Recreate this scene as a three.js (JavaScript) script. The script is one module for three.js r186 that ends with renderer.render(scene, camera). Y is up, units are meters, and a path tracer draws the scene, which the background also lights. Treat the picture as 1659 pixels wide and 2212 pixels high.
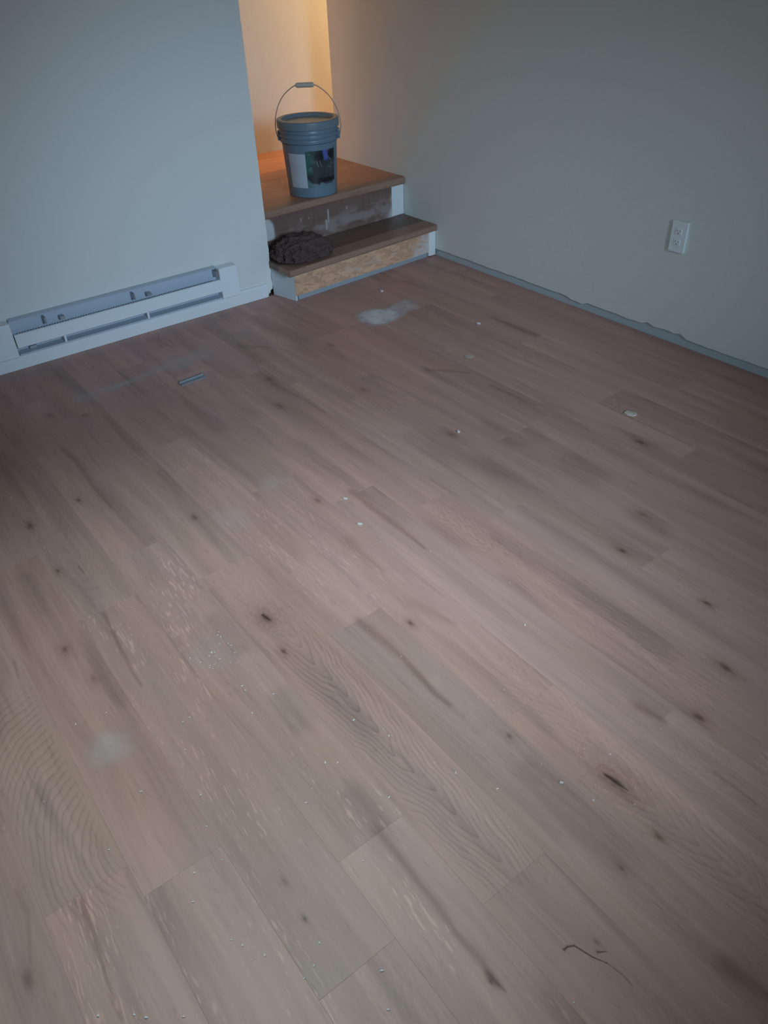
import * as THREE from 'three';
import { RoundedBoxGeometry } from 'three/addons/geometries/RoundedBoxGeometry.js';
import { mergeGeometries, mergeVertices } from 'three/addons/utils/BufferGeometryUtils.js';
import { createNoise3D } from 'simplex-noise';

// ---------------------------------------------------------------- camera, sky, lights, exposure
const scene = new THREE.Scene();
const camera = new THREE.PerspectiveCamera(67.65, 1659 / 2212, 0.05, 60);
camera.rotation.order = 'YXZ';
camera.position.set(0, 1.5018, 3.5359);
camera.rotation.set(-0.6434, -0.6293, -0.0406);
scene.background = new THREE.Color(0.10, 0.13, 0.16);

const renderer = new THREE.WebGLRenderer({ antialias: true });
renderer.toneMapping = THREE.LinearToneMapping;
renderer.toneMappingExposure = 1.0;
renderer.shadowMap.enabled = true;

// light powers as linear colours
const POWER = {
  beam: [22.4, 32.5, 42.5], side: [5.0, 8.2, 9.2], down: [8.7, 12.1, 12.9], hallA: [2.09, 1.31, 0.8], hallB: [4.4, 2.85, 1.45],
};
function power(light, [r, g, b]) { const k = Math.max(r, g, b, 1e-6); light.color.setRGB(r / k, g / k, b / k); light.intensity = k; return light; }
// unseen daylight from behind the camera, placed to light left wall and stairs
const beam = power(new THREE.SpotLight(0xffffff, 1, 0, 0.42, 1, 2), POWER.beam);
beam.position.set(1.0, 1.75, 4.95);
beam.target.position.set(1.9, -0.2, 0);
beam.castShadow = true; beam.shadow.radius = 26;
scene.add(beam, beam.target);
// added fill spot out of view, brightens the lower right wall
const side = power(new THREE.SpotLight(0xffffff, 1, 0, 0.34, 1, 2), POWER.side);
side.position.set(-1.4, 1.5, 4.6);
side.target.position.set(2.94, 0.1, 1.2);
side.castShadow = true; side.shadow.radius = 14;
scene.add(side, side.target);
// added ceiling fill spot, brightens the middle of the floor
const down = power(new THREE.SpotLight(0xffffff, 1, 0, 0.60, 1, 2), POWER.down);
down.position.set(0.45, 2.42, 2.45);
down.target.position.set(0.42, 0, 2.30);
down.castShadow = true; down.shadow.radius = 4;
scene.add(down, down.target);

// ---------------------------------------------------------------- helpers
let seedState = 1;
function rnd() { seedState = (seedState * 1664525 + 1013904223) >>> 0; return seedState / 4294967296; }
function reseed(n) { seedState = (n * 2654435761 + 12345) >>> 0; for (let i = 0; i < 4; i++) rnd(); }
function hash(x, y, s) { let h = Math.imul(x, 374761393) ^ Math.imul(y, 668265263) ^ Math.imul(s, 1274126177); h = Math.imul(h ^ (h >>> 13), 1274126177); return ((h ^ (h >>> 16)) >>> 0) / 4294967296; }
function noise(x, y, s = 0) {
  const xi = Math.floor(x), yi = Math.floor(y); let fx = x - xi, fy = y - yi;
  fx = fx * fx * (3 - 2 * fx); fy = fy * fy * (3 - 2 * fy);
  const a = hash(xi, yi, s), b = hash(xi + 1, yi, s), c = hash(xi, yi + 1, s), d = hash(xi + 1, yi + 1, s);
  return a + (b - a) * fx + (c - a) * fy + (a - b - c + d) * fx * fy;
}
const fbm = (x, y, s, n = 3) => { let v = 0, a = 0.5, t = 0; for (let i = 0; i < n; i++) { v += a * noise(x, y, s + i * 17); t += a; a *= 0.5; x *= 2.03; y *= 2.03; } return v / t; };
const clamp = (v, a = 0, b = 1) => Math.min(b, Math.max(a, v));
const smooth = (a, b, v) => { const t = clamp((v - a) / (b - a)); return t * t * (3 - 2 * t); };
const toS = (l) => 255 * (l <= 0.0031308 ? 12.92 * l : 1.055 * Math.pow(l, 1 / 2.4) - 0.055);

const used = new Map();
function numbered(name) { const n = used.get(name) || 0; used.set(name, n + 1); return n ? name + '_' + String(n).padStart(3, '0') : name; }
function tag(o, label, category, group) { o.userData.label = label; if (category) o.userData.category = category; if (group) o.userData.group = group; return o; }
function structure(o) { o.userData.kind = 'structure'; return o; }
function mesh(name, geometry, material, parent = scene) {
  const m = new THREE.Mesh(geometry, material); m.name = parent === scene ? numbered(name) : name;
  m.castShadow = m.receiveShadow = true; parent.add(m); return m;
}
function thing(name, x = 0, y = 0, z = 0, turn = 0) {
  const g = new THREE.Group(); g.name = numbered(name); g.position.set(x, y, z); g.rotation.y = turn; scene.add(g); return g;
}
function kids(parent) { const c = new Map(); parent.children.forEach((o) => { const n = c.get(o.name) || 0; c.set(o.name, n + 1); if (n) o.name += '_' + String(n).padStart(3, '0'); kids(o); }); }
function box(x0, x1, y0, y1, z0, z1) { const g = new THREE.BoxGeometry(x1 - x0, y1 - y0, z1 - z0); g.translate((x0 + x1) / 2, (y0 + y1) / 2, (z0 + z1) / 2); return g; }
function rbox(x0, x1, y0, y1, z0, z1, r = 0.002, n = 2) { const g = new RoundedBoxGeometry(x1 - x0, y1 - y0, z1 - z0, n, r); g.translate((x0 + x1) / 2, (y0 + y1) / 2, (z0 + z1) / 2); return g; }
function std(r, g, b, roughness = 0.6, more = {}) { const m = new THREE.MeshStandardMaterial({ roughness, ...more }); m.color.setRGB(r, g, b); return m; }
function texture(w, h, fn, srgb = true) {           // fn(u, v) in pixels -> [r, g, b] linear 0..1
  const d = new Uint8Array(w * h * 4); let k = 0;
  for (let j = 0; j < h; j++) for (let i = 0; i < w; i++) {
    const c = fn(i, j);
    d[k++] = clamp(srgb ? toS(c[0]) : 255 * c[0], 0, 255); d[k++] = clamp(srgb ? toS(c[1]) : 255 * c[1], 0, 255); d[k++] = clamp(srgb ? toS(c[2]) : 255 * c[2], 0, 255);
    d[k++] = c.length > 3 ? 255 * clamp(c[3]) : 255;
  }
  const t = new THREE.DataTexture(d, w, h); if (srgb) t.colorSpace = THREE.SRGBColorSpace;
  t.magFilter = THREE.LinearFilter; t.minFilter = THREE.LinearMipmapLinearFilter; t.generateMipmaps = true; t.wrapS = t.wrapT = THREE.RepeatWrapping; t.needsUpdate = true; return t;
}
// a flat-topped prism over a floor outline [[x, z], ...] from y0 to y1, uv in metres
function prism(pts, y0, y1) {
  const s = new THREE.Shape(pts.map(([x, z]) => new THREE.Vector2(x, -z)));
  const g = new THREE.ExtrudeGeometry(s, { depth: y1 - y0, bevelEnabled: false }); g.rotateX(-Math.PI / 2); g.translate(0, y0, 0); return g;
}
const join = (list) => mergeGeometries(list.map((g) => (g.index ? g.toNonIndexed() : g)));
// uv in metres taken from positions by the dominant normal axis
function metricUV(g, k = 1) {
  const p = g.attributes.position, n = g.attributes.normal, uv = new Float32Array(p.count * 2);
  for (let i = 0; i < p.count; i++) {
    const ax = Math.abs(n.getX(i)), ay = Math.abs(n.getY(i)), az = Math.abs(n.getZ(i));
    if (ay > ax && ay > az) { uv[2 * i] = p.getX(i) * k; uv[2 * i + 1] = p.getZ(i) * k; }
    else if (az > ax) { uv[2 * i] = p.getX(i) * k; uv[2 * i + 1] = p.getY(i) * k; }
    else { uv[2 * i] = p.getZ(i) * k; uv[2 * i + 1] = p.getY(i) * k; }
  }
  g.setAttribute('uv', new THREE.BufferAttribute(uv, 2)); return g;
}

// ---------------------------------------------------------------- materials
const wallBump = texture(512, 512, (i, j) => { const v = 0.5 * fbm(i / 9, j / 9, 5, 3) + 0.5 * noise(i / 3, j / 3, 9); return [v, v, v]; }, false);
wallBump.repeat.set(1.6, 1.6);
const M = {
  wall: std(0.70, 0.69, 0.655, 0.75, { bumpMap: wallBump, bumpScale: 0.0006 }),
  ceiling: std(0.72, 0.72, 0.70, 0.9),
  white: std(0.74, 0.75, 0.76, 0.45),
  enamel: std(0.76, 0.78, 0.80, 0.32),
  shade: std(0.46, 0.52, 0.60, 0.4),  // heater back panel enamel, with the shade inside put into its colour
  fin: std(0.35, 0.37, 0.40, 0.4, { metalness: 0.7 }),
  dark: std(0.05, 0.05, 0.055, 0.8),
  sill: std(0.44, 0.47, 0.50, 0.85), grout: std(0.30, 0.32, 0.35, 0.9),
  outlet: std(0.80, 0.81, 0.82, 0.35),
  subfloor: std(0.16, 0.11, 0.085, 0.9),
  gypsum: std(0.62, 0.63, 0.65, 0.9),
};

// ---------------------------------------------------------------- the room shell
const XR = 2.942;                                    // face of the right wall
const XC = 1.907;                                    // end of the left wall, where the stair opening starts
{ // left wall; the plaster is chipped away at the foot of the corner
  const s = new THREE.Shape(), chips = (...p) => { for (let i = 0; i < p.length; i += 2) s.lineTo(p[i], p[i + 1]); };
  s.moveTo(-1.92, 0); s.lineTo(-1.92, 2.45); s.lineTo(XC, 2.45); s.lineTo(XC, 0.30);
  chips(1.9045, 0.27, 1.907, 0.24, 1.901, 0.16, 1.9035, 0.13, 1.900, 0.09, 1.9045, 0.06, 1.902, 0.034, 1.890, 0.028, 1.887, 0.016, 1.876, 0.012, 1.874, 0);
  const g = new THREE.ExtrudeGeometry(s, { depth: 0.12, bevelEnabled: false }); g.translate(0, 0, -0.12);
  structure(mesh('wall_left', metricUV(g), M.wall));
}
{ // right wall: drywall stops short of the floor with a ragged cut edge
  const s = new THREE.Shape(); reseed(77);
  s.moveTo(-5.42, 2.45); s.lineTo(0.865, 2.45); s.lineTo(0.865, 0.36); s.lineTo(-0.05, 0.05);
  for (let z = 0.1; z < 5.4; z += 0.035) {
    let y = 0.043 + 0.004 * (fbm(z * 6, 1, 3) - 0.5) + 0.003 * (rnd() - 0.5);
    if (z > 1.15 && z < 1.24) y -= 0.012;
    if (z > 1.60 && z < 1.80) y += 0.016 * rnd();
    s.lineTo(-z, y);
  }
  s.lineTo(-5.42, 0.043);
  const g = new THREE.ExtrudeGeometry(s, { depth: 0.105, bevelEnabled: false }); g.rotateY(Math.PI / 2); g.translate(XR, 0, 0);
  structure(mesh('wall_right', metricUV(g), M.wall));
}
structure(mesh('trim_1', metricUV(box(XR + 0.013, XR + 0.1, -0.004, 0.06, -0.1, 5.4)), M.sill));   // sill plate seen in the gap under the drywall
function windowUnit(x, y, z, turn, w, h) {
  const o = structure(thing(used.has('unseen_window_1') ? 'added_window_2' : 'unseen_window_1', x, y, z, turn)), k = w / 2;
  mesh('window_frame', join([box(-k, k, 0, 0.05, -0.03, 0.03), box(-k, k, h - 0.05, h, -0.03, 0.03), box(-k, 0.05 - k, 0.05, h - 0.05, -0.03, 0.03), box(k - 0.05, k, 0.05, h - 0.05, -0.03, 0.03), box(-0.025, 0.025, 0.05, h - 0.05, -0.03, 0.03)]), M.white, o);
  for (const [a, b] of [[0.05 - k, -0.025], [0.025, k - 0.05]]) mesh('pane', box(a, b, 0.05, h - 0.05, -0.003, 0.003), glass, o);
  kids(o);
}
const glass = new THREE.MeshPhysicalMaterial({ transmission: 1, thickness: 0, roughness: 0.02, ior: 1.5 });
{ // side wall out of view on the left, with an added window opening
  const s = new THREE.Shape(); s.moveTo(-5.42, 0); s.lineTo(0, 0); s.lineTo(0, 2.45); s.lineTo(-5.42, 2.45);
  const hole = new THREE.Path(); hole.moveTo(-5.1, 0.9); hole.lineTo(-5.1, 2.1); hole.lineTo(-4.1, 2.1); hole.lineTo(-4.1, 0.9); s.holes.push(hole);
  const g = new THREE.ExtrudeGeometry(s, { depth: 0.12, bevelEnabled: false }); g.rotateY(Math.PI / 2); g.translate(-1.92, 0, 0);
  structure(mesh('wall_side', metricUV(g), M.wall));
}
{ // rear wall behind the camera, with an unseen window opening
  const s = new THREE.Shape(); s.moveTo(-1.92, 0); s.lineTo(3.06, 0); s.lineTo(3.06, 2.45); s.lineTo(-1.92, 2.45);
  const hole = new THREE.Path(); hole.moveTo(0.25, 0.9); hole.lineTo(0.25, 2.1); hole.lineTo(2.05, 2.1); hole.lineTo(2.05, 0.9); s.holes.push(hole);
  const g = new THREE.ExtrudeGeometry(s, { depth: 0.14, bevelEnabled: false }); g.translate(0, 0, 5.42);
  structure(mesh('wall_rear', metricUV(g), M.wall));
  windowUnit(1.15, 0.9, 5.49, 0, 1.8, 1.2);  // unseen window, goes with the daylight spot behind the camera
  windowUnit(-1.87, 0.9, 4.6, Math.PI / 2, 1.0, 1.2);  // added window, goes with the side fill spot
}
structure(mesh('ceiling', box(-1.92, 4.9, 2.45, 2.57, -1.45, 5.56), M.ceiling));
// stair hall behind the left wall
structure(mesh('wall_far', metricUV(box(0.1, 4.8, 0.2, 2.45, -1.44, -1.32)), M.wall));
structure(mesh('wall_stairwell_unseen', metricUV(box(0.1, XC - 0.03, 0, 2.45, -0.80, -0.12)), M.wall));  // unseen block, its depth placed to cut off the left hall lamp
structure(mesh('wall_hall_left', box(-0.02, 0.1, 0, 2.45, -1.44, -0.12), M.wall));
structure(mesh('wall_hall_right', box(4.8, 4.92, 0, 2.45, -1.44, -0.3), M.wall));
structure(mesh('wall_hall_front', box(XR + 0.105, 4.8, 0, 2.45, -0.42, -0.3), M.wall));

// ---------------------------------------------------------------- warm hall lamps out of view, placed to light far wall and landing
function hallLamp(x, y, z, rgb, label) {
  const t = thing('unseen_ceiling_lamp', x, y, z);
  mesh('lamp_base', new THREE.CylinderGeometry(0.10, 0.10, 0.03, 32).translate(0, 0.075, 0), M.white, t);
  const bowl = []; for (let i = 0; i <= 10; i++) { const a = i / 10 * Math.PI / 2; bowl.push(new THREE.Vector2(0.09 * Math.sin(a), 0.06 - 0.07 * Math.cos(a))); }
  const glow = std(0.8, 0.7, 0.55, 0.5); glow.emissive.setRGB(1, 0.66, 0.36); glow.emissiveIntensity = 0.6;
  mesh('lamp_shade', new THREE.LatheGeometry(bowl, 32), glow, t);
  tag(t, label, 'lamp');
  const l = power(new THREE.PointLight(0xffffff, 1, 0, 2), rgb); l.position.set(x, y - 0.06, z); l.castShadow = true; l.shadow.radius = 8; scene.add(l);
}
hallLamp(0.7, 2.36, -0.98, POWER.hallA, 'unseen round warm ceiling lamp in the hall behind the left wall');
hallLamp(4.05, 2.36, -0.93, POWER.hallB, 'unseen round warm ceiling lamp in the hall behind the right wall');

{ // fitting for the added ceiling fill spot
  const t = thing('added_ceiling_spotlight', 0.45, 2.45, 2.45); tag(t, 'added round fill spotlight in the ceiling over the middle of the room', 'spotlight');
  const r = [[0.050, -0.012], [0.062, -0.012], [0.070, -0.004], [0.070, -0.0005], [0.050, -0.0005], [0.050, -0.012]].map(([x, y]) => new THREE.Vector2(x, y));
  mesh('trim_ring', new THREE.LatheGeometry(r, 40), M.white, t);
  const glow = std(0.8, 0.8, 0.8, 0.5); glow.emissive.setRGB(0.7, 0.95, 1.0); glow.emissiveIntensity = 0.8;
  mesh('lens', new THREE.CylinderGeometry(0.0495, 0.0495, 0.004, 40).translate(0, -0.004, 0), glow, t);
}

// ---------------------------------------------------------------- plank floor
const PITCH = 0.1714, X0 = 0.2125, LEN = 1.2192, PT = 0.005;
const knots = [], streaks = [], flames = [];
const knot = (x, z, r, s = 1, e = 2) => knots.push({ x, z, r, s, e });
const streak = (w, s, ...p) => { const q = []; for (let i = 0; i < p.length; i += 2) q.push([p[i], p[i + 1]]); streaks.push({ w, s, q, x0: Math.min(...q.map((a) => a[0])) - 0.05, x1: Math.max(...q.map((a) => a[0])) + 0.05, z0: q[0][1] - 0.08, z1: q[q.length - 1][1] + 0.08 }); };
knot(0.628, 2.096, 0.016, 1.05, 1.6); knot(0.600, 2.234, 0.007); knot(0.926, 2.366, 0.008); knot(0.968, 3.032, 0.014, 1.05, 2.4); knot(0.935, 3.169, 0.006);
knot(1.613, 2.535, 0.009); knot(1.610, 2.826, 0.009); knot(1.443, 2.992, 0.011); knot(1.259, 3.042, 0.009); knot(1.046, 1.721, 0.009, 0.7);
knot(1.379, 0.847, 0.016, 0.8); knot(1.291, 1.077, 0.011, 0.8); knot(0.682, 1.54, 0.008, 0.7); knot(0.242, 1.229, 0.010); knot(0.238, 1.517, 0.006);
knot(0.418, 1.191, 0.007); knot(0.144, 1.854, 0.010, 0.8); knot(0.169, 2.003, 0.011, 0.5); knot(-0.189, 2.631, 0.011, 0.7); knot(0.269, 2.853, 0.004); knot(0.277, 2.767, 0.006, 0.6);
knot(0.873, 2.799, 0.005, 0.8); knot(0.473, 3.154, 0.004); knot(2.157, 2.181, 0.013); knot(1.808, 2.462, 0.011, 0.6); knot(1.671, 1.692, 0.014, 0.7); knot(1.629, 1.187, 0.012, 0.6);
knot(0.535, 0.531, 0.016, 0.5); knot(0.644, 0.61, 0.010, 0.6); knot(0.673, 3.225, 0.003, 0.8); knot(0.822, 3.165, 0.004, 0.8); knot(1.772, 0.727, 0.014, 0.5);
streak(0.012, 0.8, 1.166, 1.76, 1.161, 1.865, 1.166, 1.984, 1.165, 2.09, 1.162, 2.14);
streak(0.012, 0.8, 0.822, 2.27, 0.829, 2.374, 0.832, 2.45, 0.825, 2.535, 0.818, 2.596, 0.824, 2.64);
streak(0.011, 0.9, 0.49, 2.80, 0.489, 2.881, 0.486, 2.928, 0.486, 2.992, 0.48, 3.052, 0.484, 3.118, 0.479, 3.165);
streak(0.014, 0.8, 1.176, 2.935, 1.186, 2.99); streak(0.006, 0.7, 0.279, 1.787, 0.266, 1.925, 0.256, 2.043, 0.256, 2.103);
streak(0.006, 0.7, -0.062, 2.546, -0.063, 2.619, -0.07, 2.697, -0.077, 2.75, -0.077, 2.797); streak(0.0022, 1.2, 0.295, 1.536, 0.297, 1.584);
streak(0.0016, 2.6, 0.616, 3.198, 0.625, 3.1985, 0.636, 3.205, 0.647, 3.239, 0.659, 3.261); streak(0.0014, 1.5, 0.659, 3.261, 0.666, 3.291, 0.665, 3.313);
streak(0.0018, 2.2, 0.661, 3.239, 0.674, 3.248); streak(0.005, 0.5, -0.157, 2.448, -0.152, 2.509, -0.176, 2.603);
streak(0.011, 0.7, 1.948, 1.228, 2.0, 1.28, 2.065, 1.36); streak(0.010, 0.6, 2.054, 1.519, 2.069, 1.74); streak(0.014, 0.5, 1.449, 0.462, 1.543, 0.558);
streak(0.008, 0.6, 1.367, 0.894, 1.391, 1.077, 1.399, 1.236); streak(0.010, 0.55, 0.487, 0.822, 0.5, 0.937, 0.486, 1.14, 0.49, 1.303);
streak(0.022, 0.45, 0.907, 0.98, 0.929, 1.155, 0.935, 1.505); streak(0.016, 0.35, 0.979, 2.308, 1.017, 2.443); streak(0.014, 0.5, 1.001, 1.966, 1.0, 2.141);
streak(0.004, 0.6, 1.156, 3.153, 1.159, 3.257); streak(0.018, 1.0, 0.828, 3.40, 0.839, 3.48); streak(0.003, 1.4, 0.626, 2.08, 0.632, 2.112); streak(0.003, 1.3, 0.965, 3.005, 0.972, 3.06);
streak(0.004, 0.6, 0.022, 1.812, 0.015, 1.878); streak(0.004, 0.9, 0.478, 3.14, 0.482, 3.18);
// cathedral figure: x axis, z range, strength, spacing
const flame = (x, z0, z1, s, d, a, dir = 1) => flames.push({ x, z0, z1, s, d, a, dir });
flame(0.640, 2.17, 3.05, 1.2, 0.066, 5.6); flame(-0.045, 1.90, 2.60, 1.1, 0.0118, 0); flames[flames.length - 1].ring = [0.050, 2.50, 1.9]; flame(0.985, 2.95, 3.45, 0.8, 0.05, 3.2); flame(1.33, 1.98, 3.1, 0.55, 0.06, 4.5, -1);
flame(1.02, 2.55, 2.95, 0.55, 0.05, 3.5); flame(0.62, 3.25, 3.9, 0.5, 0.05, 3); flame(0.30, 2.99, 3.5, 0.45, 0.04, 3); flame(1.31, 1.97, 2.3, 0.7, 0.04, 3); flame(1.15, 2.98, 3.4, 0.5, 0.05, 4);

function plankTexture(k, x0, z0, seed, w, h) {
  const R = (n) => hash(seed, n, 91);
  const tone = 0.99 + 0.13 * R(1), pink = (R(2) - 0.5) * 0.10, vc = 0.5 * PITCH + (R(3) - 0.5) * 0.09, figure = Math.pow(R(4), 2) * 0.35, dir = R(5) < 0.5 ? -1 : 1, spacing = 0.045 + 0.05 * R(6), flecks = (k >= -2 && k <= 1 && z0 > 1.5) ? 1.25 : R(7) < 0.25 ? 0.8 : 0.12, aa = 35 + 40 * R(8);
  const near = (o) => o.x > x0 - 0.08 && o.x < x0 + PITCH + 0.08 && o.z > z0 - 0.2 && o.z < z0 + LEN + 0.2;
  const kn = knots.filter((o) => near(o) && o.x > x0 && o.x < x0 + PITCH && o.z > z0 && o.z < z0 + LEN);
  const st = streaks.filter((o) => o.x1 > x0 && o.x0 < x0 + PITCH && o.z1 > z0 && o.z0 < z0 + LEN && (o.q[0][0] + o.q[o.q.length - 1][0]) / 2 > x0 && (o.q[0][0] + o.q[o.q.length - 1][0]) / 2 < x0 + PITCH);
  const fl = flames.filter((o) => o.x > x0 && o.x < x0 + PITCH && o.z1 > z0 && o.z0 < z0 + LEN);
  return texture(w, h, (i, j) => {
    const u = (i + 0.5) / w * LEN, v = (j + 0.5) / h * PITCH, x = x0 + v, z = z0 + u;
    const wob = (fbm(u * 2.2, v * 9, seed, 2) - 0.5) * 0.03;
    let vv = v + wob;
    for (const o of kn) { const d2 = ((z - o.z) * (z - o.z)) / (9 * o.e * o.r * o.r) + ((x - o.x) * (x - o.x)) / (9 * o.r * o.r); vv += Math.sign(x - o.x) * -0.35 * o.r * Math.exp(-d2); }
    let s = 1;
    s += 0.34 * (fbm(u * 1.7, vv * 26, seed + 3, 3) - 0.5);          // broad bands along the grain
    s += 0.17 * (fbm(u * 8, vv * 170, seed + 7, 2) - 0.5);           // fine grain
    s += 0.16 * (noise(u * 1.1, v * 7, seed + 11) - 0.5);            // cloudy tone
    s -= 0.17 * smooth(0.56, 0.78, fbm(u * 1.25 + 7, vv * 17, seed + 61, 2)) * smooth(0.30, 0.62, noise(u * 6, v * 8, seed + 63)); s += 0.07 * smooth(0.58, 0.75, fbm(u * 1.6, vv * 13, seed + 67, 2));
    const pore = noise(u * 26, vv * 520, seed + 13); s -= 0.10 * smooth(0.80, 0.95, pore);
    let warm = 0.10 * (fbm(u * 3, v * 14, seed + 21, 2) - 0.5);
    // general cathedral figure
    { const ph = (dir * u + aa * (vv - vc) * (vv - vc) + 0.05 * fbm(u * 6, v * 30, seed + 31, 2)) / spacing; const r = ph - Math.floor(ph); s -= figure * 0.22 * Math.pow(r, 3) * smooth(0.15, 0.5, noise(u * 2.5, v * 6, seed + 33)); }
    for (const o of fl) {
      const inside = smooth(o.z0 - 0.03, o.z0 + 0.10, z) * smooth(o.z1 + 0.06, o.z1 - 0.06, z);
      if (inside > 0) {
        const dx = x - o.x + 0.022 * (fbm(z * 7, 3, 301, 2) - 0.5) + 0.016 * (fbm(z * 16, x * 22, 307, 2) - 0.5);
        const ph = o.ring ? (Math.hypot((z - o.ring[1]) / o.ring[2], x - o.ring[0]) + 0.009 * fbm(z * 10, x * 36, 303, 2) + 0.003 * noise(z * 60, x * 40, 309)) / o.d : (o.dir * (z - o.z0) + o.a * (Math.sqrt(dx * dx + 0.00007) - 0.008) + 0.05 * fbm(z * 11, x * 30, 303, 2)) / o.d; const r = ph - Math.floor(ph);
        s -= o.s * 0.27 * (Math.pow(r, 4) * (1 - smooth(0.93, 1, r))) * inside * smooth(0.082, 0.055, Math.abs(x - o.x)); warm += 0.02 * inside;
      }
    }
    let dark = 0;
    for (const o of kn) {
      const wn = 1 + 0.5 * (noise(x * 160, z * 90, 401) - 0.5);
      const d = Math.hypot((z - o.z) / o.e, x - o.x) / o.r * wn;
      if (d < 5) { dark += 0.45 * o.s * Math.exp(-d * d * 1.5) + 0.20 * Math.min(1, o.s) * Math.exp(-d * d * 0.22); if (o.r > 0.012 && o.s > 1) { const r = (d * 1.25) % 1; dark += 0.30 * Math.pow(r, 3) * Math.exp(-d * 0.36) * (d > 0.8 ? 1 : 0); } }
    }
    for (const o of st) {
      if (x < o.x0 || x > o.x1 || z < o.z0 || z > o.z1) continue;
      let best = 9, along = 0;
      for (let n = 0; n + 1 < o.q.length; n++) {
        const [ax, az] = o.q[n], [bx, bz] = o.q[n + 1], lx = bx - ax, lz = bz - az, t = clamp(((x - ax) * lx + (z - az) * lz) / (lx * lx + lz * lz));
        const d = Math.hypot(x - ax - t * lx, (z - az - t * lz) * (t === 0 || t === 1 ? 0.6 : 1)); if (d < best) { best = d; along = (n + t) / (o.q.length - 1); }
      }
      const ww = o.w * (0.75 + 0.6 * noise(z * 22, 5, 411)) * (1.15 - 0.6 * along), d = best / ww; dark += 0.34 * o.s * Math.exp(-d * d);
    }
    s *= 1 - clamp(dark, 0, 0.85);
    const ray = noise(u * 34, (v + 0.07 * u + 0.004 * noise(u * 40, v * 9, 5)) * 300, seed + 51) * (0.45 + 0.55 * noise(u * 5, v * 14, seed + 53)); s += flecks * 0.26 * smooth(0.58, 0.80, ray);
    s *= tone;
    return [0.455 * s * (1 + pink * 0.3 + warm * 0.3 + 0.10 * dark), 0.262 * s * (1 - pink * 0.2 - 0.12 * dark), 0.213 * s * (1 - warm * 0.9 - 0.25 * dark)];
  });
}
// a plank: bevelled top edges, u along the length (z), v across (x); local origin at the low x, low z corner
function plankGeometry(width, length, u0, u1) {
  const b = 0.00035, e = 0.0002, g = 0.00004, P = [], U = [], I = [];
  const ring = (d, y) => [[g + d, y, g + d], [width - g - d, y, g + d], [width - g - d, y, length - g - d], [g + d, y, length - g - d]];
  const quad = (a, c, d, f) => { const n = P.length / 3; for (const q of [a, c, d, f]) { P.push(...q); U.push(u0 + (u1 - u0) * q[2] / length, q[0] / PITCH); } I.push(n, n + 2, n + 1, n, n + 3, n + 2); };
  const top = ring(b, PT), mid = ring(0, PT - e), low = ring(0, 0);
  quad(...top);
  for (let n = 0; n < 4; n++) { const m = (n + 1) % 4; quad(top[m], top[n], mid[n], mid[m]); quad(mid[m], mid[n], low[n], low[m]); }
  const G = new THREE.BufferGeometry(); G.setAttribute('position', new THREE.Float32BufferAttribute(P, 3)); G.setAttribute('uv', new THREE.Float32BufferAttribute(U, 2)); G.setIndex(I);
  const N = G.toNonIndexed(); N.computeVertexNormals(); return N;
}
const floor = structure(thing('floor', 0, -PT, 0));
mesh('subfloor', box(-1.92, 3.06, -0.06, -0.0002, -0.14, 5.42), M.subfloor, floor);
const butts = new Map([[-2, 2.537], [-1, 1.40], [0, 1.770], [1, 1.582], [2, 1.827], [3, 1.047], [4, 1.540], [5, 1.771], [6, 1.970], [7, 0.95], [8, 1.40], [9, 0.62], [10, 1.832], [11, 1.12], [12, 1.885], [13, 1.30], [14, 0.80], [15, 1.55]]);
const generic = [];
{
  const shared = new Map();
  for (let k = -12; k <= 16; k++) {
    const xa = X0 + PITCH * k, x0 = Math.max(xa, -1.80), x1 = Math.min(xa + PITCH, XR + 0.012);
    if (x1 - x0 < 0.01) continue;
    let first = (butts.has(k) ? butts.get(k) : hash(k, 7, 3) * LEN) % LEN; if (first > 0.02) first -= LEN;
    for (let z = first; z < 5.4; z += LEN) {
      const z0 = Math.max(z, 0.002), z1 = Math.min(z + LEN, 5.41); if (z1 - z0 < 0.02) continue;
      const visible = k >= -3 && z0 < 3.75 && z1 > 0.05 && (k >= 1 || z1 > 0.7) && (k <= 9 || z0 < 3.2) && (k <= 13 || z0 < 2.4);
      const seed = 1000 + (k + 20) * 37 + Math.round(z * 10);
      let m;
      if (visible) { m = std(1, 1, 1, 0.50); m.map = plankTexture(k, xa, z, seed, 1216, 172); if (generic.length < 6) generic.push(m); }
      else m = generic.length ? generic[Math.abs(seed) % generic.length] : (shared.get('x') || shared.set('x', std(0.42, 0.25, 0.20, 0.5)).get('x'));
      const key = [x1 - x0, z1 - z0, (z0 - z)].map((a) => a.toFixed(4)).join();
      if (!shared.has(key)) shared.set(key, plankGeometry(x1 - x0, z1 - z0, (z0 - z) / LEN, (z1 - z) / LEN));
      const p = mesh('plank', shared.get(key), m, floor); p.position.set(x0, 0, z0);
    }
  }
  kids(floor);
}

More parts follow.
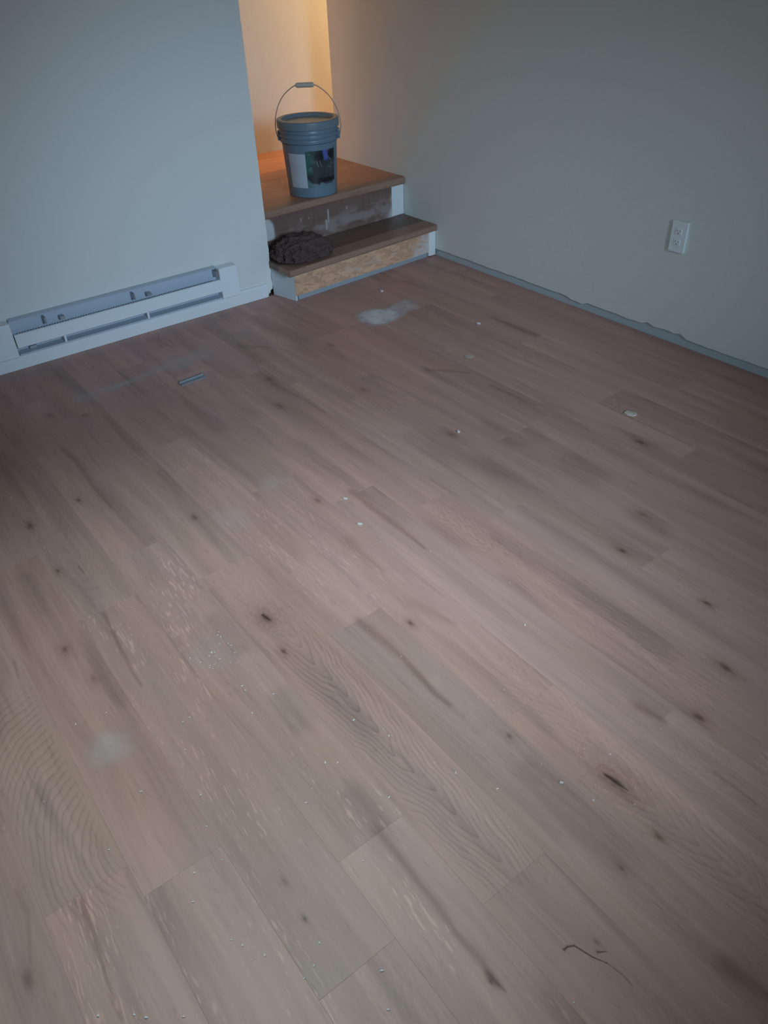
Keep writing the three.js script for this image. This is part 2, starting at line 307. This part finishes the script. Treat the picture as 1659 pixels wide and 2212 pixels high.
// ---------------------------------------------------------------- baseboard along the left wall (white, with a chipped end by the stairs)
{
  const s = new THREE.Shape(); s.moveTo(0, 0.001); s.lineTo(0.013, 0.001); s.lineTo(0.013, 0.030); s.lineTo(0.0115, 0.032); s.lineTo(0.013, 0.034); s.lineTo(0.012, 0.060); s.lineTo(0.009, 0.069); s.lineTo(0, 0.071);
  const g = new THREE.ExtrudeGeometry(s, { depth: 1.8 + 1.865, bevelEnabled: false }); g.rotateY(Math.PI / 2); g.scale(1, 1, -1);
  const p = g.attributes.position; for (let i = 0; i < p.count; i++) p.setX(i, p.getX(i) - 1.8);
  const idx = []; for (let i = 0; i < p.count; i += 3) idx.push(i, i + 2, i + 1); g.setIndex(idx); g.computeVertexNormals();
  structure(mesh('baseboard_left', g.toNonIndexed(), M.white));
}

// ---------------------------------------------------------------- staircase
const woodTex = (seed, r, g, b) => texture(512, 256, (i, j) => { const u = i / 512, v = j / 256; const s = 1 + 0.30 * (fbm(u * 5, v * 60, seed, 3) - 0.5) + 0.16 * (fbm(u * 14, v * 260, seed + 5, 2) - 0.5) + 0.12 * (noise(u * 4, v * 3, seed + 8) - 0.5); return [r * s, g * s, b * s]; });
const osbTex = texture(1024, 160, (() => {
  reseed(5); const fl = []; for (let n = 0; n < 900; n++) fl.push([rnd() * 1024, rnd() * 160, (rnd() - 0.5) * 1.4, 14 + rnd() * 34, 4 + rnd() * 8, rnd()]);
  const buf = new Float32Array(1024 * 160).fill(0.5);
  for (const [x, y, a, l, w, c] of fl) { const ca = Math.cos(a), sa = Math.sin(a); for (let dy = -40; dy < 40; dy++) for (let dx = -50; dx < 50; dx++) { const px = Math.floor(x + dx), py = Math.floor(y + dy); if (px < 0 || py < 0 || px > 1023 || py > 159) continue; const s = dx * ca + dy * sa, t = -dx * sa + dy * ca; if (Math.abs(s) < l && Math.abs(t) < w) buf[py * 1024 + px] = c; } }
  return (i, j) => {
    const c = buf[j * 1024 + i], s = 0.80 + 0.42 * c + 0.12 * (noise(i / 5, j / 2, 3) - 0.5), u = i / 1024, v = j / 160;
    const paint = clamp(smooth(0.80, 0.93, u + 0.10 * (noise(i / 30, j / 14, 8) - 0.5) - 0.10 * (v - 0.3)) * 0.9 + 0.28 * smooth(0.66, 0.8, fbm(i / 70, j / 30, 15, 3)));
    return [0.56 * s * (1 - paint) + 0.60 * paint, 0.32 * s * (1 - paint) + 0.53 * paint, 0.20 * s * (1 - paint) + 0.50 * paint];
  };
})());
const plyTex = texture(1024, 200, (i, j) => {
  const u = i / 1024, v = j / 200; let s = 1 + 0.30 * (fbm(u * 5, v * 24, 61, 3) - 0.5) + 0.15 * (noise(u * 200, v * 4, 63) - 0.5);
  let paint = smooth(0.865, 0.945, u + 0.03 * (noise(3, j / 22, 71) - 0.5) + 0.07 * (0.35 - v)) * 0.96;                       // overspray at the right end
  paint = Math.max(paint, 0.95 * smooth(0.012, -0.004, Math.hypot(u - 0.085, Math.max(0, v - 0.62) * 0.13) - 0.046) * smooth(0.30, 0.36, v));   // rounded dab at the left end
  const veil = 0.26 * smooth(0.46, 0.75, fbm(u * 11, v * 3, 81, 3)) * smooth(0.95, 0.25, v); let drip = 0;
  for (const [x, t, b, w] of [[0.475, 0.80, 0.30, 0.008], [0.35, 0.72, 0.62, 0.004], [0.30, 0.75, 0.58, 0.004], [0.60, 0.75, 0.6, 0.005], [0.46, 0.5, 0.12, 0.012]]) drip = Math.max(drip, 0.55 * smooth(w, w * 0.2, Math.abs(u - x)) * smooth(b, b + 0.1, v) * smooth(t + 0.03, t - 0.03, v));
  const p = clamp(Math.max(paint, veil, drip));
  return [0.175 * s * (1 - p) + 0.58 * p, 0.102 * s * (1 - p) + 0.55 * p, 0.080 * s * (1 - p) + 0.54 * p];
});
const wood = [woodTex(11, 0.52, 0.225, 0.112), woodTex(23, 0.46, 0.200, 0.100), woodTex(37, 0.56, 0.245, 0.120)].map((t) => { const m = std(1, 1, 1, 0.42); m.map = t; return m; });
const shadedTread = std(1, 1, 1, 0.5); shadedTread.map = woodTex(49, 0.165, 0.100, 0.078);  // dark brown tread wood, darkened further by shade put into its colour
const noseWood = std(1, 1, 1, 0.45); noseWood.map = woodTex(53, 0.300, 0.180, 0.125);
const osb = std(1, 1, 1, 0.75); osb.map = osbTex; const ply = std(1, 1, 1, 0.7); ply.map = plyTex;
// an upright board between two floor points, facing the room, u along its length and v up
function board(x0, z0, x1, z1, y0, y1, t) {
  const l = Math.hypot(x1 - x0, z1 - z0), g = new THREE.BoxGeometry(l, y1 - y0, t); g.rotateY(Math.atan2(-(z1 - z0), x1 - x0));
  const nx = -(z1 - z0) / l, nz = (x1 - x0) / l; g.translate((x0 + x1) / 2 - nx * t / 2, (y0 + y1) / 2, (z0 + z1) / 2 - nz * t / 2); return g;
}
// a stair nosing with a rounded front edge running along a slightly skewed line
function nosing(x0, zf0, x1, zf1, depth, y0, y1) {
  const r = (y1 - y0) / 2.4, s = new THREE.Shape(); s.moveTo(-depth, y0); s.lineTo(-r * 0.6, y0); s.quadraticCurveTo(0, y0, 0, y0 + r); s.lineTo(0, y1 - r); s.quadraticCurveTo(0, y1, -r * 0.8, y1); s.lineTo(-depth, y1);
  const g = new THREE.ExtrudeGeometry(s, { depth: 1, bevelEnabled: false, steps: 1, curveSegments: 6 });
  const p = g.attributes.position, uv = new Float32Array(p.count * 2);
  for (let i = 0; i < p.count; i++) { const t = p.getZ(i), d = p.getX(i), y = p.getY(i), x = x0 + (x1 - x0) * t; p.setXYZ(i, x, y, zf0 + (zf1 - zf0) * t + d); uv[2 * i] = x; uv[2 * i + 1] = d * 1.2 + y; }
  g.setAttribute('uv', new THREE.BufferAttribute(uv, 2)); const idx = []; for (let i = 0; i < p.count; i += 3) idx.push(i, i + 2, i + 1);
  g.setIndex(idx); const n = g.toNonIndexed(); n.computeVertexNormals(); return n;
}
const stairs = thing('staircase');
tag(stairs, 'two-step wooden staircase with unfinished chipboard lower riser at the corner of the room', 'stairs');
{
  const A = [1.945, 0.168], B = [XR - 0.002, 0.106];                     // lower riser line on the floor
  mesh('riser', board(A[0], A[1], B[0], B[1], 0.028, 0.147, 0.012), osb, stairs).userData.label = 'pale chipboard riser with overspray';
  mesh('riser_base', board(A[0] + 0.02, A[1] - 0.013, B[0], B[1] - 0.012, 0, 0.029, 0.02), M.grout, stairs).userData.label = 'grey strip under the chipboard riser';
  mesh('side_panel', board(1.905, 0.001, A[0] - 0.001, A[1] - 0.004, 0.001, 0.147, 0.012), M.gypsum, stairs).userData.label = 'white plasterboard side panel';
  mesh('end_trim', rbox(XR - 0.052, XR - 0.002, 0.006, 0.147, 0.10, 0.118, 0.006, 3), M.white, stairs).userData.label = 'white painted strip at the lower riser end';
  const f0 = 0.212, f1 = 0.130, xl = 1.897, dn = 0.115;
  const ln = (x) => f0 + (f1 - f0) * (x - xl) / (XR - xl) - dn;
  mesh('tread', metricUV(prism([[xl, 0.004], [xl, ln(xl)], [XR - 0.002, ln(XR)], [XR - 0.002, -0.182], [XC - 0.028, -0.122], [XC + 0.002, -0.122], [XC + 0.002, 0.004]], 0.148, 0.1795)), shadedTread, stairs);
  mesh('nosing', nosing(xl, f0, XR - 0.002, f1, dn, 0.147, 0.1805), noseWood, stairs);
  const n2 = (x) => -0.100 - 0.060 * (x - 1.95);
  const r2 = (x) => n2(x) - 0.022;
  mesh('riser', board(XC - 0.028, r2(XC), XR - 0.002, r2(XR), 0.1795, 0.352, 0.012), ply, stairs).userData.label = 'brown plywood riser with white drips';
  mesh('end_trim', rbox(XR - 0.092, XR - 0.002, 0.181, 0.350, r2(XR) - 0.01, r2(XR) + 0.008, 0.006, 3), M.white, stairs).userData.label = 'white painted strip at the upper riser end';
  mesh('nosing', nosing(XC - 0.028, n2(XC - 0.028), XR - 0.002, n2(XR), 0.075, 0.352, 0.392), noseWood, stairs);
  // landing boards, and past the stairwell corners the floor boards of the hall
  const hall = structure(thing('floor_hall')), rows = [-0.31, -0.48, -0.65, -0.82, -0.99, -1.16, -1.32];
  let prev = [n2(XC) - 0.0755, n2(XR) - 0.0755];
  rows.forEach((z, i) => {
    const b = z + 0.0012, out = i >= 4, xa = out ? 0.1 : XC - 0.028, xb = out ? 4.8 : XR - 0.002;
    mesh(out ? 'floor_board' : 'landing_board', metricUV(prism([[xa, prev[0]], [xb, prev[1]], [xb, b], [xa, b]], 0.365, 0.3915 - 0.0003 * (i % 2))), wood[(i * 2 + 1) % 3], out ? hall : stairs);
    prev = [z, z];
  });
  kids(hall);
  kids(stairs);
}

// ---------------------------------------------------------------- baseboard heater on the left wall
{
  const t = thing('baseboard_heater', 0, 0, 0);
  tag(t, 'long white electric baseboard heater mounted low on the left wall', 'heater');
  const a = 0.585, b = 1.585, y0 = 0.074, y1 = 0.232;
  const bp = new THREE.Shape(); bp.moveTo(0.001, y0); bp.lineTo(0.050, y0); bp.lineTo(0.050, y0 + 0.008); bp.lineTo(0.010, y0 + 0.014); bp.lineTo(0.010, y1 - 0.014); bp.quadraticCurveTo(0.012, y1 - 0.004, 0.030, y1 - 0.006); bp.lineTo(0.031, y1 - 0.003); bp.lineTo(0.016, y1); bp.lineTo(0.001, y1);
  const sweep = (s, x0, x1) => { const g = new THREE.ExtrudeGeometry(s, { depth: x1 - x0, bevelEnabled: false, curveSegments: 5 }); g.rotateY(-Math.PI / 2); g.translate(x1, 0, 0); return g; };
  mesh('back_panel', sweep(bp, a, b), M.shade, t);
  const fp = new THREE.Shape(); fp.moveTo(0.058, 0.117); fp.lineTo(0.050, 0.111); fp.lineTo(0.0515, 0.110); fp.lineTo(0.060, 0.1155); fp.lineTo(0.060, 0.167); fp.lineTo(0.055, 0.173); fp.lineTo(0.048, 0.174); fp.lineTo(0.048, 0.1725); fp.lineTo(0.054, 0.1715); fp.lineTo(0.058, 0.167);
  mesh('front_panel', sweep(fp, a - 0.002, b + 0.002), M.enamel, t);
  mesh('end_cap', rbox(b, 1.686, y0, y1 - 0.004, 0.001, 0.061, 0.005, 3), M.enamel, t);
  mesh('end_cap', rbox(0.485, a - 0.006, y0, y1 - 0.004, 0.001, 0.061, 0.005, 3), M.enamel, t);
  const fins = []; for (let x = a + 0.02; x < b - 0.02; x += 0.012) fins.push(box(x, x + 0.0012, 0.118, 0.168, 0.016, 0.046));
  const el = mesh('heating_element', join([new THREE.CylinderGeometry(0.006, 0.006, b - a - 0.01, 12).rotateZ(Math.PI / 2).translate((a + b) / 2, 0.143, 0.031), ...fins]), M.fin, t); el.userData.label = 'grey finned heating element';
  for (const x of [0.73, 1.145]) { mesh('bracket', rbox(x - 0.004, x + 0.004, 0.186, 0.214, 0.010, 0.053, 0.001, 1), M.fin, t); mesh('clip', box(x + 0.066, x + 0.086, 0.184, 0.197, 0.018, 0.047), M.fin, t); }
  for (const x of [0.79, 1.19]) mesh('bracket', rbox(x - 0.005, x + 0.005, 0.082, 0.112, 0.012, 0.055, 0.001, 1), M.enamel, t);
  mesh('screw_tab', rbox(0.635, 0.665, 0.086, 0.100, 0.010, 0.034, 0.002, 1), M.fin, t);
  mesh('notch', rbox(b - 0.016, b - 0.0005, 0.190, 0.216, 0.011, 0.050, 0.001, 1), M.fin, t).userData.label = 'dark block standing for the gap by the right end cap';  // solid dark block put where only a dark gap shows
  kids(t);
}

// ---------------------------------------------------------------- wall outlet on the right wall
{
  const t = thing('wall_outlet', XR, 0.462, 1.683, -Math.PI / 2);        // local +z points into the room
  tag(t, 'white duplex electrical outlet on the right wall', 'outlet');
  const pl = new THREE.Shape(); const w = 0.038, h = 0.0635, r = 0.005;
  pl.moveTo(-w + r, -h); pl.lineTo(w - r, -h); pl.quadraticCurveTo(w, -h, w, -h + r); pl.lineTo(w, h - r); pl.quadraticCurveTo(w, h, w - r, h); pl.lineTo(-w + r, h); pl.quadraticCurveTo(-w, h, -w, h - r); pl.lineTo(-w, -h + r); pl.quadraticCurveTo(-w, -h, -w + r, -h);
  mesh('cover_plate', new THREE.ExtrudeGeometry(pl, { depth: 0.004, bevelEnabled: true, bevelSize: 0.003, bevelThickness: 0.005, bevelSegments: 3, bevelOffset: -0.003 }).translate(0, 0, 0.005), M.outlet, t);
  for (const y of [-0.0225, 0.0225]) {
    const f = mesh('receptacle', rbox(-0.017, 0.017, y - 0.0145, y + 0.0145, 0.008, 0.0165, 0.004, 3), M.outlet, t);
    mesh('slots', join([box(-0.0075, -0.0055, y, y + 0.008, 0.0158, 0.0168), box(0.0055, 0.0075, y, y + 0.007, 0.0158, 0.0168), new THREE.CylinderGeometry(0.0024, 0.0024, 0.001, 12).rotateX(Math.PI / 2).translate(0, y - 0.0065, 0.0163)]), M.dark, f);
  }
  mesh('screw', new THREE.CylinderGeometry(0.003, 0.003, 0.002, 14).rotateX(Math.PI / 2).translate(0, 0, 0.0145), M.white, t); kids(t);
}

// ---------------------------------------------------------------- plastic bucket on the landing
{
  const t = thing('plastic_bucket', 2.370, 0.392, -0.260, -0.629);
  tag(t, 'grey plastic bucket with lid, wire handle and dark label, on the stair landing', 'bucket');
  const pail = std(0.135, 0.205, 0.265, 0.36), lidM = std(0.150, 0.205, 0.245, 0.34), wire = std(0.42, 0.34, 0.28, 0.45, { metalness: 0.2 });
  const lathe = (pts, n = 72) => new THREE.LatheGeometry(pts.map(([r, y]) => new THREE.Vector2(r, y)), n);
  mesh('pail', lathe([[0, 0.006], [0.118, 0.006], [0.122, 0.0], [0.129, 0.0], [0.131, 0.004], [0.1313, 0.010], [0.1465, 0.262], [0.1470, 0.266], [0.1545, 0.268], [0.1555, 0.272], [0.1555, 0.275], [0.1500, 0.279], [0.1505, 0.290], [0.1560, 0.293], [0.1565, 0.298], [0.1510, 0.302], [0.1515, 0.312], [0.1570, 0.316], [0.1570, 0.320], [0.1525, 0.324], [0.1535, 0.352], [0.1500, 0.356], [0.148, 0.352], [0.146, 0.262], [0.128, 0.012], [0, 0.012]]), pail, t);
  mesh('lid', lathe([[0, 0.355], [0.128, 0.355], [0.134, 0.358], [0.138, 0.370], [0.142, 0.3735], [0.158, 0.3735], [0.1625, 0.371], [0.1640, 0.366], [0.1640, 0.338], [0.1625, 0.333], [0.1590, 0.332], [0.1580, 0.336], [0.1580, 0.352]]), lidM, t);
  // two printed paper labels wrapped on the pail
  const labelStrip = (a0, a1, y0, y1, m) => {
    const P = [], U = [], I = [], n = 24, rr = (y) => 0.1313 + (0.1465 - 0.1313) * (y - 0.010) / 0.252;
    for (let q = 0; q < 2; q++) for (let i = 0; i <= n; i++) for (const [y, v] of [[y0, 0], [y1, 1]]) { const a = a0 + (a1 - a0) * i / n, r = rr(y) + (q ? 0.0001 : 0.0007); P.push(r * Math.sin(a), y, r * Math.cos(a)); U.push(i / n, v); }
    for (let i = 0; i < n; i++) { const k = 2 * i; I.push(k, k + 2, k + 1, k + 1, k + 2, k + 3); const m2 = 2 * (n + 1) + k; I.push(m2, m2 + 1, m2 + 2, m2 + 1, m2 + 3, m2 + 2); }
    const g = new THREE.BufferGeometry(); g.setAttribute('position', new THREE.Float32BufferAttribute(P, 3)); g.setAttribute('uv', new THREE.Float32BufferAttribute(U, 2)); g.setIndex(I); g.computeVertexNormals(); return mesh('paper_label', g, m, t);
  };
  const grey = std(1, 1, 1, 0.55); grey.map = texture(128, 160, (i, j) => { const s = 1 + 0.12 * (fbm(i / 40, j / 40, 7, 3) - 0.5) - 0.05 * smooth(0.6, 0.7, noise(i / 3, j / 2, 4)) * (j > 60 ? 1 : 0); return [0.44 * s, 0.49 * s, 0.56 * s]; });
  labelStrip(-0.86, -0.13, 0.052, 0.222, grey).userData.label = 'pale grey label panel';
  const print = std(1, 1, 1, 0.4); print.map = texture(192, 224, (i, j) => {
    const u = i / 192, v = j / 224; let c = [0.022, 0.028, 0.034]; const mixTo = (d, k) => { c = c.map((a, n) => a + (d[n] - a) * clamp(k)); };
    mixTo([0.035, 0.12, 0.105], smooth(0.30, 0.0, u + 0.2 * (noise(i / 26, j / 26, 3) - 0.5)) * smooth(0.28, 0.5, v));
    mixTo([0.10, 0.17, 0.16], 0.9 * smooth(0.62, 0.72, fbm(i / 22, j / 20, 9, 3)) * smooth(0.35, 0.6, v));
    mixTo([0.06, 0.07, 0.085], smooth(0.2, 0.8, u) * smooth(0.75, 0.6, v) * 0.7 * noise(i / 12, j / 9, 12) * 1.3);
    mixTo([0.004, 0.005, 0.010], smooth(0.16, 0.08, Math.hypot((u - 0.40) * 0.8, v - 0.84))); mixTo([0.004, 0.004, 0.008], smooth(0.16, 0.08, Math.hypot((u - 0.86) * 0.8, v - 0.86)));
    mixTo([0.09, 0.11, 0.36], smooth(0.11, 0.04, Math.abs(u - 0.62 + 0.15 * (v - 0.85))) * smooth(0.68, 0.78, v));
    mixTo([0.20, 0.24, 0.25], 0.8 * smooth(0.014, 0.005, Math.min(Math.abs(u - 0.34 + 0.35 * (v - 0.65)), Math.abs(u - 0.44 + 0.35 * (v - 0.65)))) * smooth(0.52, 0.58, v) * smooth(0.76, 0.7, v));
    mixTo([0.004, 0.004, 0.007], smooth(0.10, 0.16, v) * smooth(0.30, 0.22, v) * smooth(0.28, 0.36, u));
    mixTo([0.13, 0.19, 0.24], smooth(0.14, 0.08, v + 0.10 * (noise(i / 14, 2, 5) - 0.5))); mixTo([0.09, 0.18, 0.17], smooth(0.30, 0.14, u + v * 0.9));
    return c;
  });
  labelStrip(-0.125, 1.12, 0.052, 0.236, print).userData.label = 'dark printed label with a blue mark';
  for (const s of [-1, 1]) mesh('ear', join([new THREE.CylinderGeometry(0.016, 0.018, 0.014, 20).rotateZ(Math.PI / 2).translate(s * 0.158, 0.285, 0), rbox(s * 0.158 - 0.006, s * 0.158 + 0.006, 0.268, 0.316, -0.013, 0.013, 0.003, 2)]), pail, t);
  const arc = new THREE.CatmullRomCurve3([[-0.166, 0.285], [-0.172, 0.32], [-0.168, 0.37], [-0.150, 0.425], [-0.118, 0.474], [-0.070, 0.512], [-0.046, 0.522], [0.046, 0.522], [0.070, 0.512], [0.118, 0.474], [0.150, 0.425], [0.168, 0.37], [0.172, 0.32], [0.166, 0.285]].map(([x, y]) => new THREE.Vector3(x, y, 0)));
  const hd = mesh('handle', new THREE.TubeGeometry(arc, 90, 0.0026, 8, false), wire, t); hd.userData.label = 'thin wire handle standing up';
  mesh('grip', new THREE.CapsuleGeometry(0.012, 0.075, 6, 16).rotateZ(Math.PI / 2).translate(0, 0.522, 0), std(0.50, 0.45, 0.40, 0.5), hd);
  kids(t);
}

// ---------------------------------------------------------------- dark brown crumpled cloth on the lower tread
{
  const n3 = createNoise3D(() => 0.37);
  let g = new THREE.IcosahedronGeometry(1, 40); g.deleteAttribute('uv'); g.deleteAttribute('normal'); g = mergeVertices(g, 1e-4);
  const p = g.attributes.position, v = new THREE.Vector3(), uv = new Float32Array(p.count * 2);
  for (let i = 0; i < p.count; i++) {
    v.fromBufferAttribute(p, i).normalize(); const q = v.clone();
    const f = 1 - Math.abs(n3(q.x * 1.9 + 3, q.y * 1.9, q.z * 1.9)), f2 = 1 - Math.abs(n3(q.x * 4.3, q.y * 4.3 + 7, q.z * 4.3));
    const k = 0.86 + 0.16 * f + 0.09 * f2 + 0.035 * n3(q.x * 11, q.y * 11, q.z * 11) + 0.02 * n3(q.x * 26, q.y * 26, q.z * 26);
    const sx = Math.sign(v.x) * Math.pow(Math.abs(v.x), 0.85), sz = Math.sign(v.z) * Math.pow(Math.abs(v.z), 0.9);
    let x = sx * 0.158 * k, y = v.y * 0.094 * k, z = sz * 0.128 * k;
    if (v.y < 0) y *= 0.12;
    p.setXYZ(i, x, y + 0.012, z); uv[2 * i] = q.x * 2 + q.z; uv[2 * i + 1] = q.y * 2 - q.z * 0.5;
  }
  g.setAttribute('uv', new THREE.BufferAttribute(uv, 2)); g.computeVertexNormals();
  const m = std(1, 1, 1, 0.95); m.map = texture(256, 256, (i, j) => { const s = 0.75 + 0.55 * fbm(i / 16, j / 16, 3, 4) + 0.25 * (noise(i / 2, j / 2, 8) - 0.5); return [0.085 * s, 0.050 * s, 0.046 * s]; });
  const c = tag(mesh('cloth_bundle', g, m), 'dark brown crumpled cloth bundle at the left end of the lower step', 'cloth'); c.position.set(2.074, 0.180, 0.045); c.rotation.y = 0.12;
  c.geometry.computeBoundingBox(); c.position.y -= c.geometry.boundingBox.min.y - 0.0005;
}

// ---------------------------------------------------------------- debris on the floor
{
  const t = thing('offcut_strip', 1.118, 0, 0.632, 0.06);
  tag(t, 'thin grey offcut strip lying flat on the floor in front of the heater', 'offcut');
  const s = new THREE.Shape(); s.moveTo(-0.016, 0.0003); s.lineTo(0.015, 0.0003); s.lineTo(0.015, 0.003); s.lineTo(-0.006, 0.004); s.lineTo(-0.007, 0.010); s.lineTo(-0.011, 0.010); s.lineTo(-0.011, 0.003); s.lineTo(-0.016, 0.002);
  mesh('strip', new THREE.ExtrudeGeometry(s, { depth: 0.116, bevelEnabled: true, bevelSize: 0.0004, bevelThickness: 0.0006, bevelSegments: 1 }).rotateY(-Math.PI / 2).translate(0.058, 0, 0), std(0.26, 0.27, 0.29, 0.6), t);
}
function chip(name, x, z, r, seed, mat, label, category, long = 1, turn = 0, h = 0.004, group) {
  reseed(seed); const n = 7, pts = []; for (let i = 0; i < n; i++) { const a = i / n * Math.PI * 2, q = r * (0.72 + 0.4 * rnd()); pts.push(new THREE.Vector2(Math.cos(a) * q * long, Math.sin(a) * q)); }
  const g = new THREE.ExtrudeGeometry(new THREE.Shape(pts), { depth: h, bevelEnabled: true, bevelSize: Math.min(0.0008, r * 0.15), bevelThickness: h * 0.3, bevelSegments: 2 }); g.rotateX(-Math.PI / 2); g.translate(0, h * 0.3 + 0.0002, 0);
  const p = g.attributes.position; for (let i = 0; i < p.count; i++) if (p.getY(i) > h * 0.5) p.setY(i, p.getY(i) + h * 1.2 * (rnd() * 0.4 + Math.abs(p.getX(i) / r) * 0.4));
  g.computeVertexNormals(); const m = mesh(name, g, mat); m.position.set(x, 0, z); m.rotation.y = turn; return tag(m, label, category, group);
}
const paper = std(0.60, 0.50, 0.42, 0.8), tan = std(0.52, 0.40, 0.33, 0.8), pale = std(0.66, 0.58, 0.54, 0.8);
chip('wood_chip', 2.172, 1.243, 0.019, 3, tan, 'small pale wood chip on the floor, straight out from the stairs', 'chip', 1.0, 0.4, 0.0012);
chip('wood_chip', 2.296, 2.032, 0.017, 9, paper, 'larger pale wood chip on the floor below the outlet', 'chip', 1.45, 2.2, 0.0026);
chip('plaster_crumb', 1.700, 1.699, 0.0038, 4, pale, 'tiny white plaster crumb beside a brown knot in mid floor', 'crumb', 1.5, 2.0, 0.003);
chip('plaster_crumb', 2.358, 0.359, 0.0063, 5, pale, 'white plaster crumb on the floor just in front of the lower step', 'crumb', 1.5, 1.9, 0.004);
chip('plaster_crumb', 2.448, 1.011, 0.0049, 6, pale, 'faint white plaster crumb on the floor right of the dust smear', 'crumb', 2.0, 2.1, 0.003);
chip('plaster_crumb', 1.123, 1.776, 0.0034, 7, pale, 'tiny white sliver at the end of a dark-streaked plank', 'crumb', 2.4, 2.3, 0.002);
chip('plaster_crumb', 1.078, 1.920, 0.0034, 8, pale, 'tiny white sliver beside the dark plank streak', 'crumb', 2.4, 2.3, 0.002);
chip('plaster_crumb', 0.873, 2.960, 0.0035, 12, pale, 'white plaster crumb on the floor left of the big oval knot', 'crumb', 1.4, 2.3, 0.002);
{ // fine crumbs scattered over the near floor
  const spots = []; const put = (x, z, r) => spots.push([x, z, r]);
  put(0.754, 2.882, 2); put(1.015, 2.978, 2); put(0.895, 3.031, 2); put(1.161, 2.569, 2.6); put(0.142, 2.638, 2.2); put(0.114, 2.69, 2); put(0.175, 2.863, 1.8); put(0.267, 2.908, 1.6); put(0.151, 2.822, 2); put(0.237, 2.935, 1.6);
  put(0.33, 3.019, 2); put(0.211, 2.942, 1.5); put(0.3, 3.076, 2); put(-0.108, 2.768, 2.6); put(-0.057, 2.806, 1.8); put(-0.042, 2.823, 2.2); put(0.011, 2.863, 1.8); put(0.139, 2.8, 1.4); put(0.555, 2.75, 2.2); put(0.517, 2.607, 2); put(0.495, 2.589, 2.2);
  put(0.405, 2.647, 2); put(0.615, 2.533, 2.2); put(0.425, 2.83, 1.6); put(0.233, 2.485, 2); put(0.132, 2.393, 1.8); put(0.153, 2.132, 2); put(0.081, 2.118, 2); put(0.289, 2.277, 2); put(0.308, 2.275, 2); put(0.024, 2.481, 1.8); put(0.653, 2.622, 1.8);
  put(0.709, 2.795, 1.8); put(0.563, 3.268, 1.6); put(0.258, 2.354, 1.8); put(0.209, 2.561, 1.6); put(0.448, 2.117, 2.8); put(0.437, 2.125, 2.2); put(0.501, 2.127, 2); put(0.456, 2.269, 1.8); put(0.456, 2.286, 1.8); put(1.165, 2.169, 1.8); put(0.505, 2.342, 1.8); put(0.434, 2.36, 1.8);
  reseed(21); for (let i = 0; i < 26; i++) put(0.44 + (rnd() - 0.5) * 0.12, 2.13 + (rnd() - 0.5) * 0.14, 0.8 + rnd());
  for (let i = 0; i < 90; i++) put(rnd() * 1.5 - 0.1, 1.5 + rnd() * 1.6, 0.5 + rnd() * 0.7);
  const g = new THREE.IcosahedronGeometry(1, 0), im = new THREE.InstancedMesh(g, std(0.78, 0.70, 0.66, 0.5), spots.length), m4 = new THREE.Matrix4(), q = new THREE.Quaternion();
  spots.forEach(([x, z, r], i) => { q.setFromEuler(new THREE.Euler(0, rnd() * 6, 0)); im.setMatrixAt(i, m4.compose(new THREE.Vector3(x, r * 0.0006, z), q, new THREE.Vector3(r * 0.0011 * (1 + rnd()), r * 0.0007, r * 0.0010))); });
  im.name = 'plaster_crumbs'; im.castShadow = im.receiveShadow = true; im.userData.kind = 'stuff'; tag(im, 'fine white plaster specks scattered over the near floor planks', 'specks'); scene.add(im);
}
// films of plaster dust: thin sheets whose density is in the alpha map
function dust(x, z, w, d, turn, strength, shape, seed, label) {
  const a = texture(256, 192, (i, j) => { const u = i / 256 * 2 - 1, v = j / 192 * 2 - 1; const s = clamp(shape(u + 0.22 * (fbm(i / 40, j / 40, seed, 3) - 0.5), v + 0.3 * (fbm(i / 36, j / 36, seed + 5, 3) - 0.5))) * (0.55 + 0.9 * fbm(i / 22, j / 22, seed + 9, 4)) * smooth(1, 0.8, Math.abs(u)) * smooth(1, 0.8, Math.abs(v)) * strength; return [s, s, s]; }, false);
  const m = std(0.72, 0.68, 0.67, 0.9, { transparent: true, alphaMap: a }); m.depthWrite = false;
  const g = new THREE.PlaneGeometry(w, d, 8, 6); g.rotateX(-Math.PI / 2); const o = mesh('plaster_dust', g, m); o.position.set(x, 0.0006, z); o.rotation.y = turn; o.castShadow = false; o.userData.kind = 'stuff'; return tag(o, label, 'dust');
}
const oval = (u, v) => smooth(1, 0.25, Math.hypot(u, v));
dust(2.215, 0.600, 0.46, 0.34, 0.0, 0.78, (u, v) => smooth(0.9, 0.45, Math.hypot((u + 0.35) * 1.7, (v + 0.05) * 1.25)) + 0.6 * smooth(0.5, 0.2, Math.abs(v + 0.15 - 0.25 * u)) * smooth(0.95, 0.55, Math.abs(u)), 3, 'white plaster dust smear on the floor in front of the stairs');
dust(0.985, 0.445, 0.72, 0.20, 0.10, 0.26, (u, v) => smooth(0.30, 0.05, Math.abs(v)) + 0.8 * oval((u + 0.8) * 4, v) + 1.2 * oval((u - 0.45) * 4, v) + 0.9 * oval((u - 0.80) * 4, v + 0.1), 11, 'thin streak of pale dust on the floor along the heater');
dust(0.118, 2.235, 0.13, 0.15, 0.3, 0.28, oval, 17, 'round bluish dust patch on the floor at left, nearest patch');
dust(0.770, 1.625, 0.17, 0.22, 0.2, 0.13, oval, 23, 'faint pale dust patch in the middle of the floor');
dust(0.985, 1.530, 0.16, 0.14, 0.1, 0.16, oval, 29, 'faint pale dust patch at a plank end in mid floor');
dust(0.442, 2.120, 0.16, 0.18, 0.1, 0.08, oval, 31, 'speckled dust patch on the floor left of the big dark knot');

renderer.render(scene, camera);
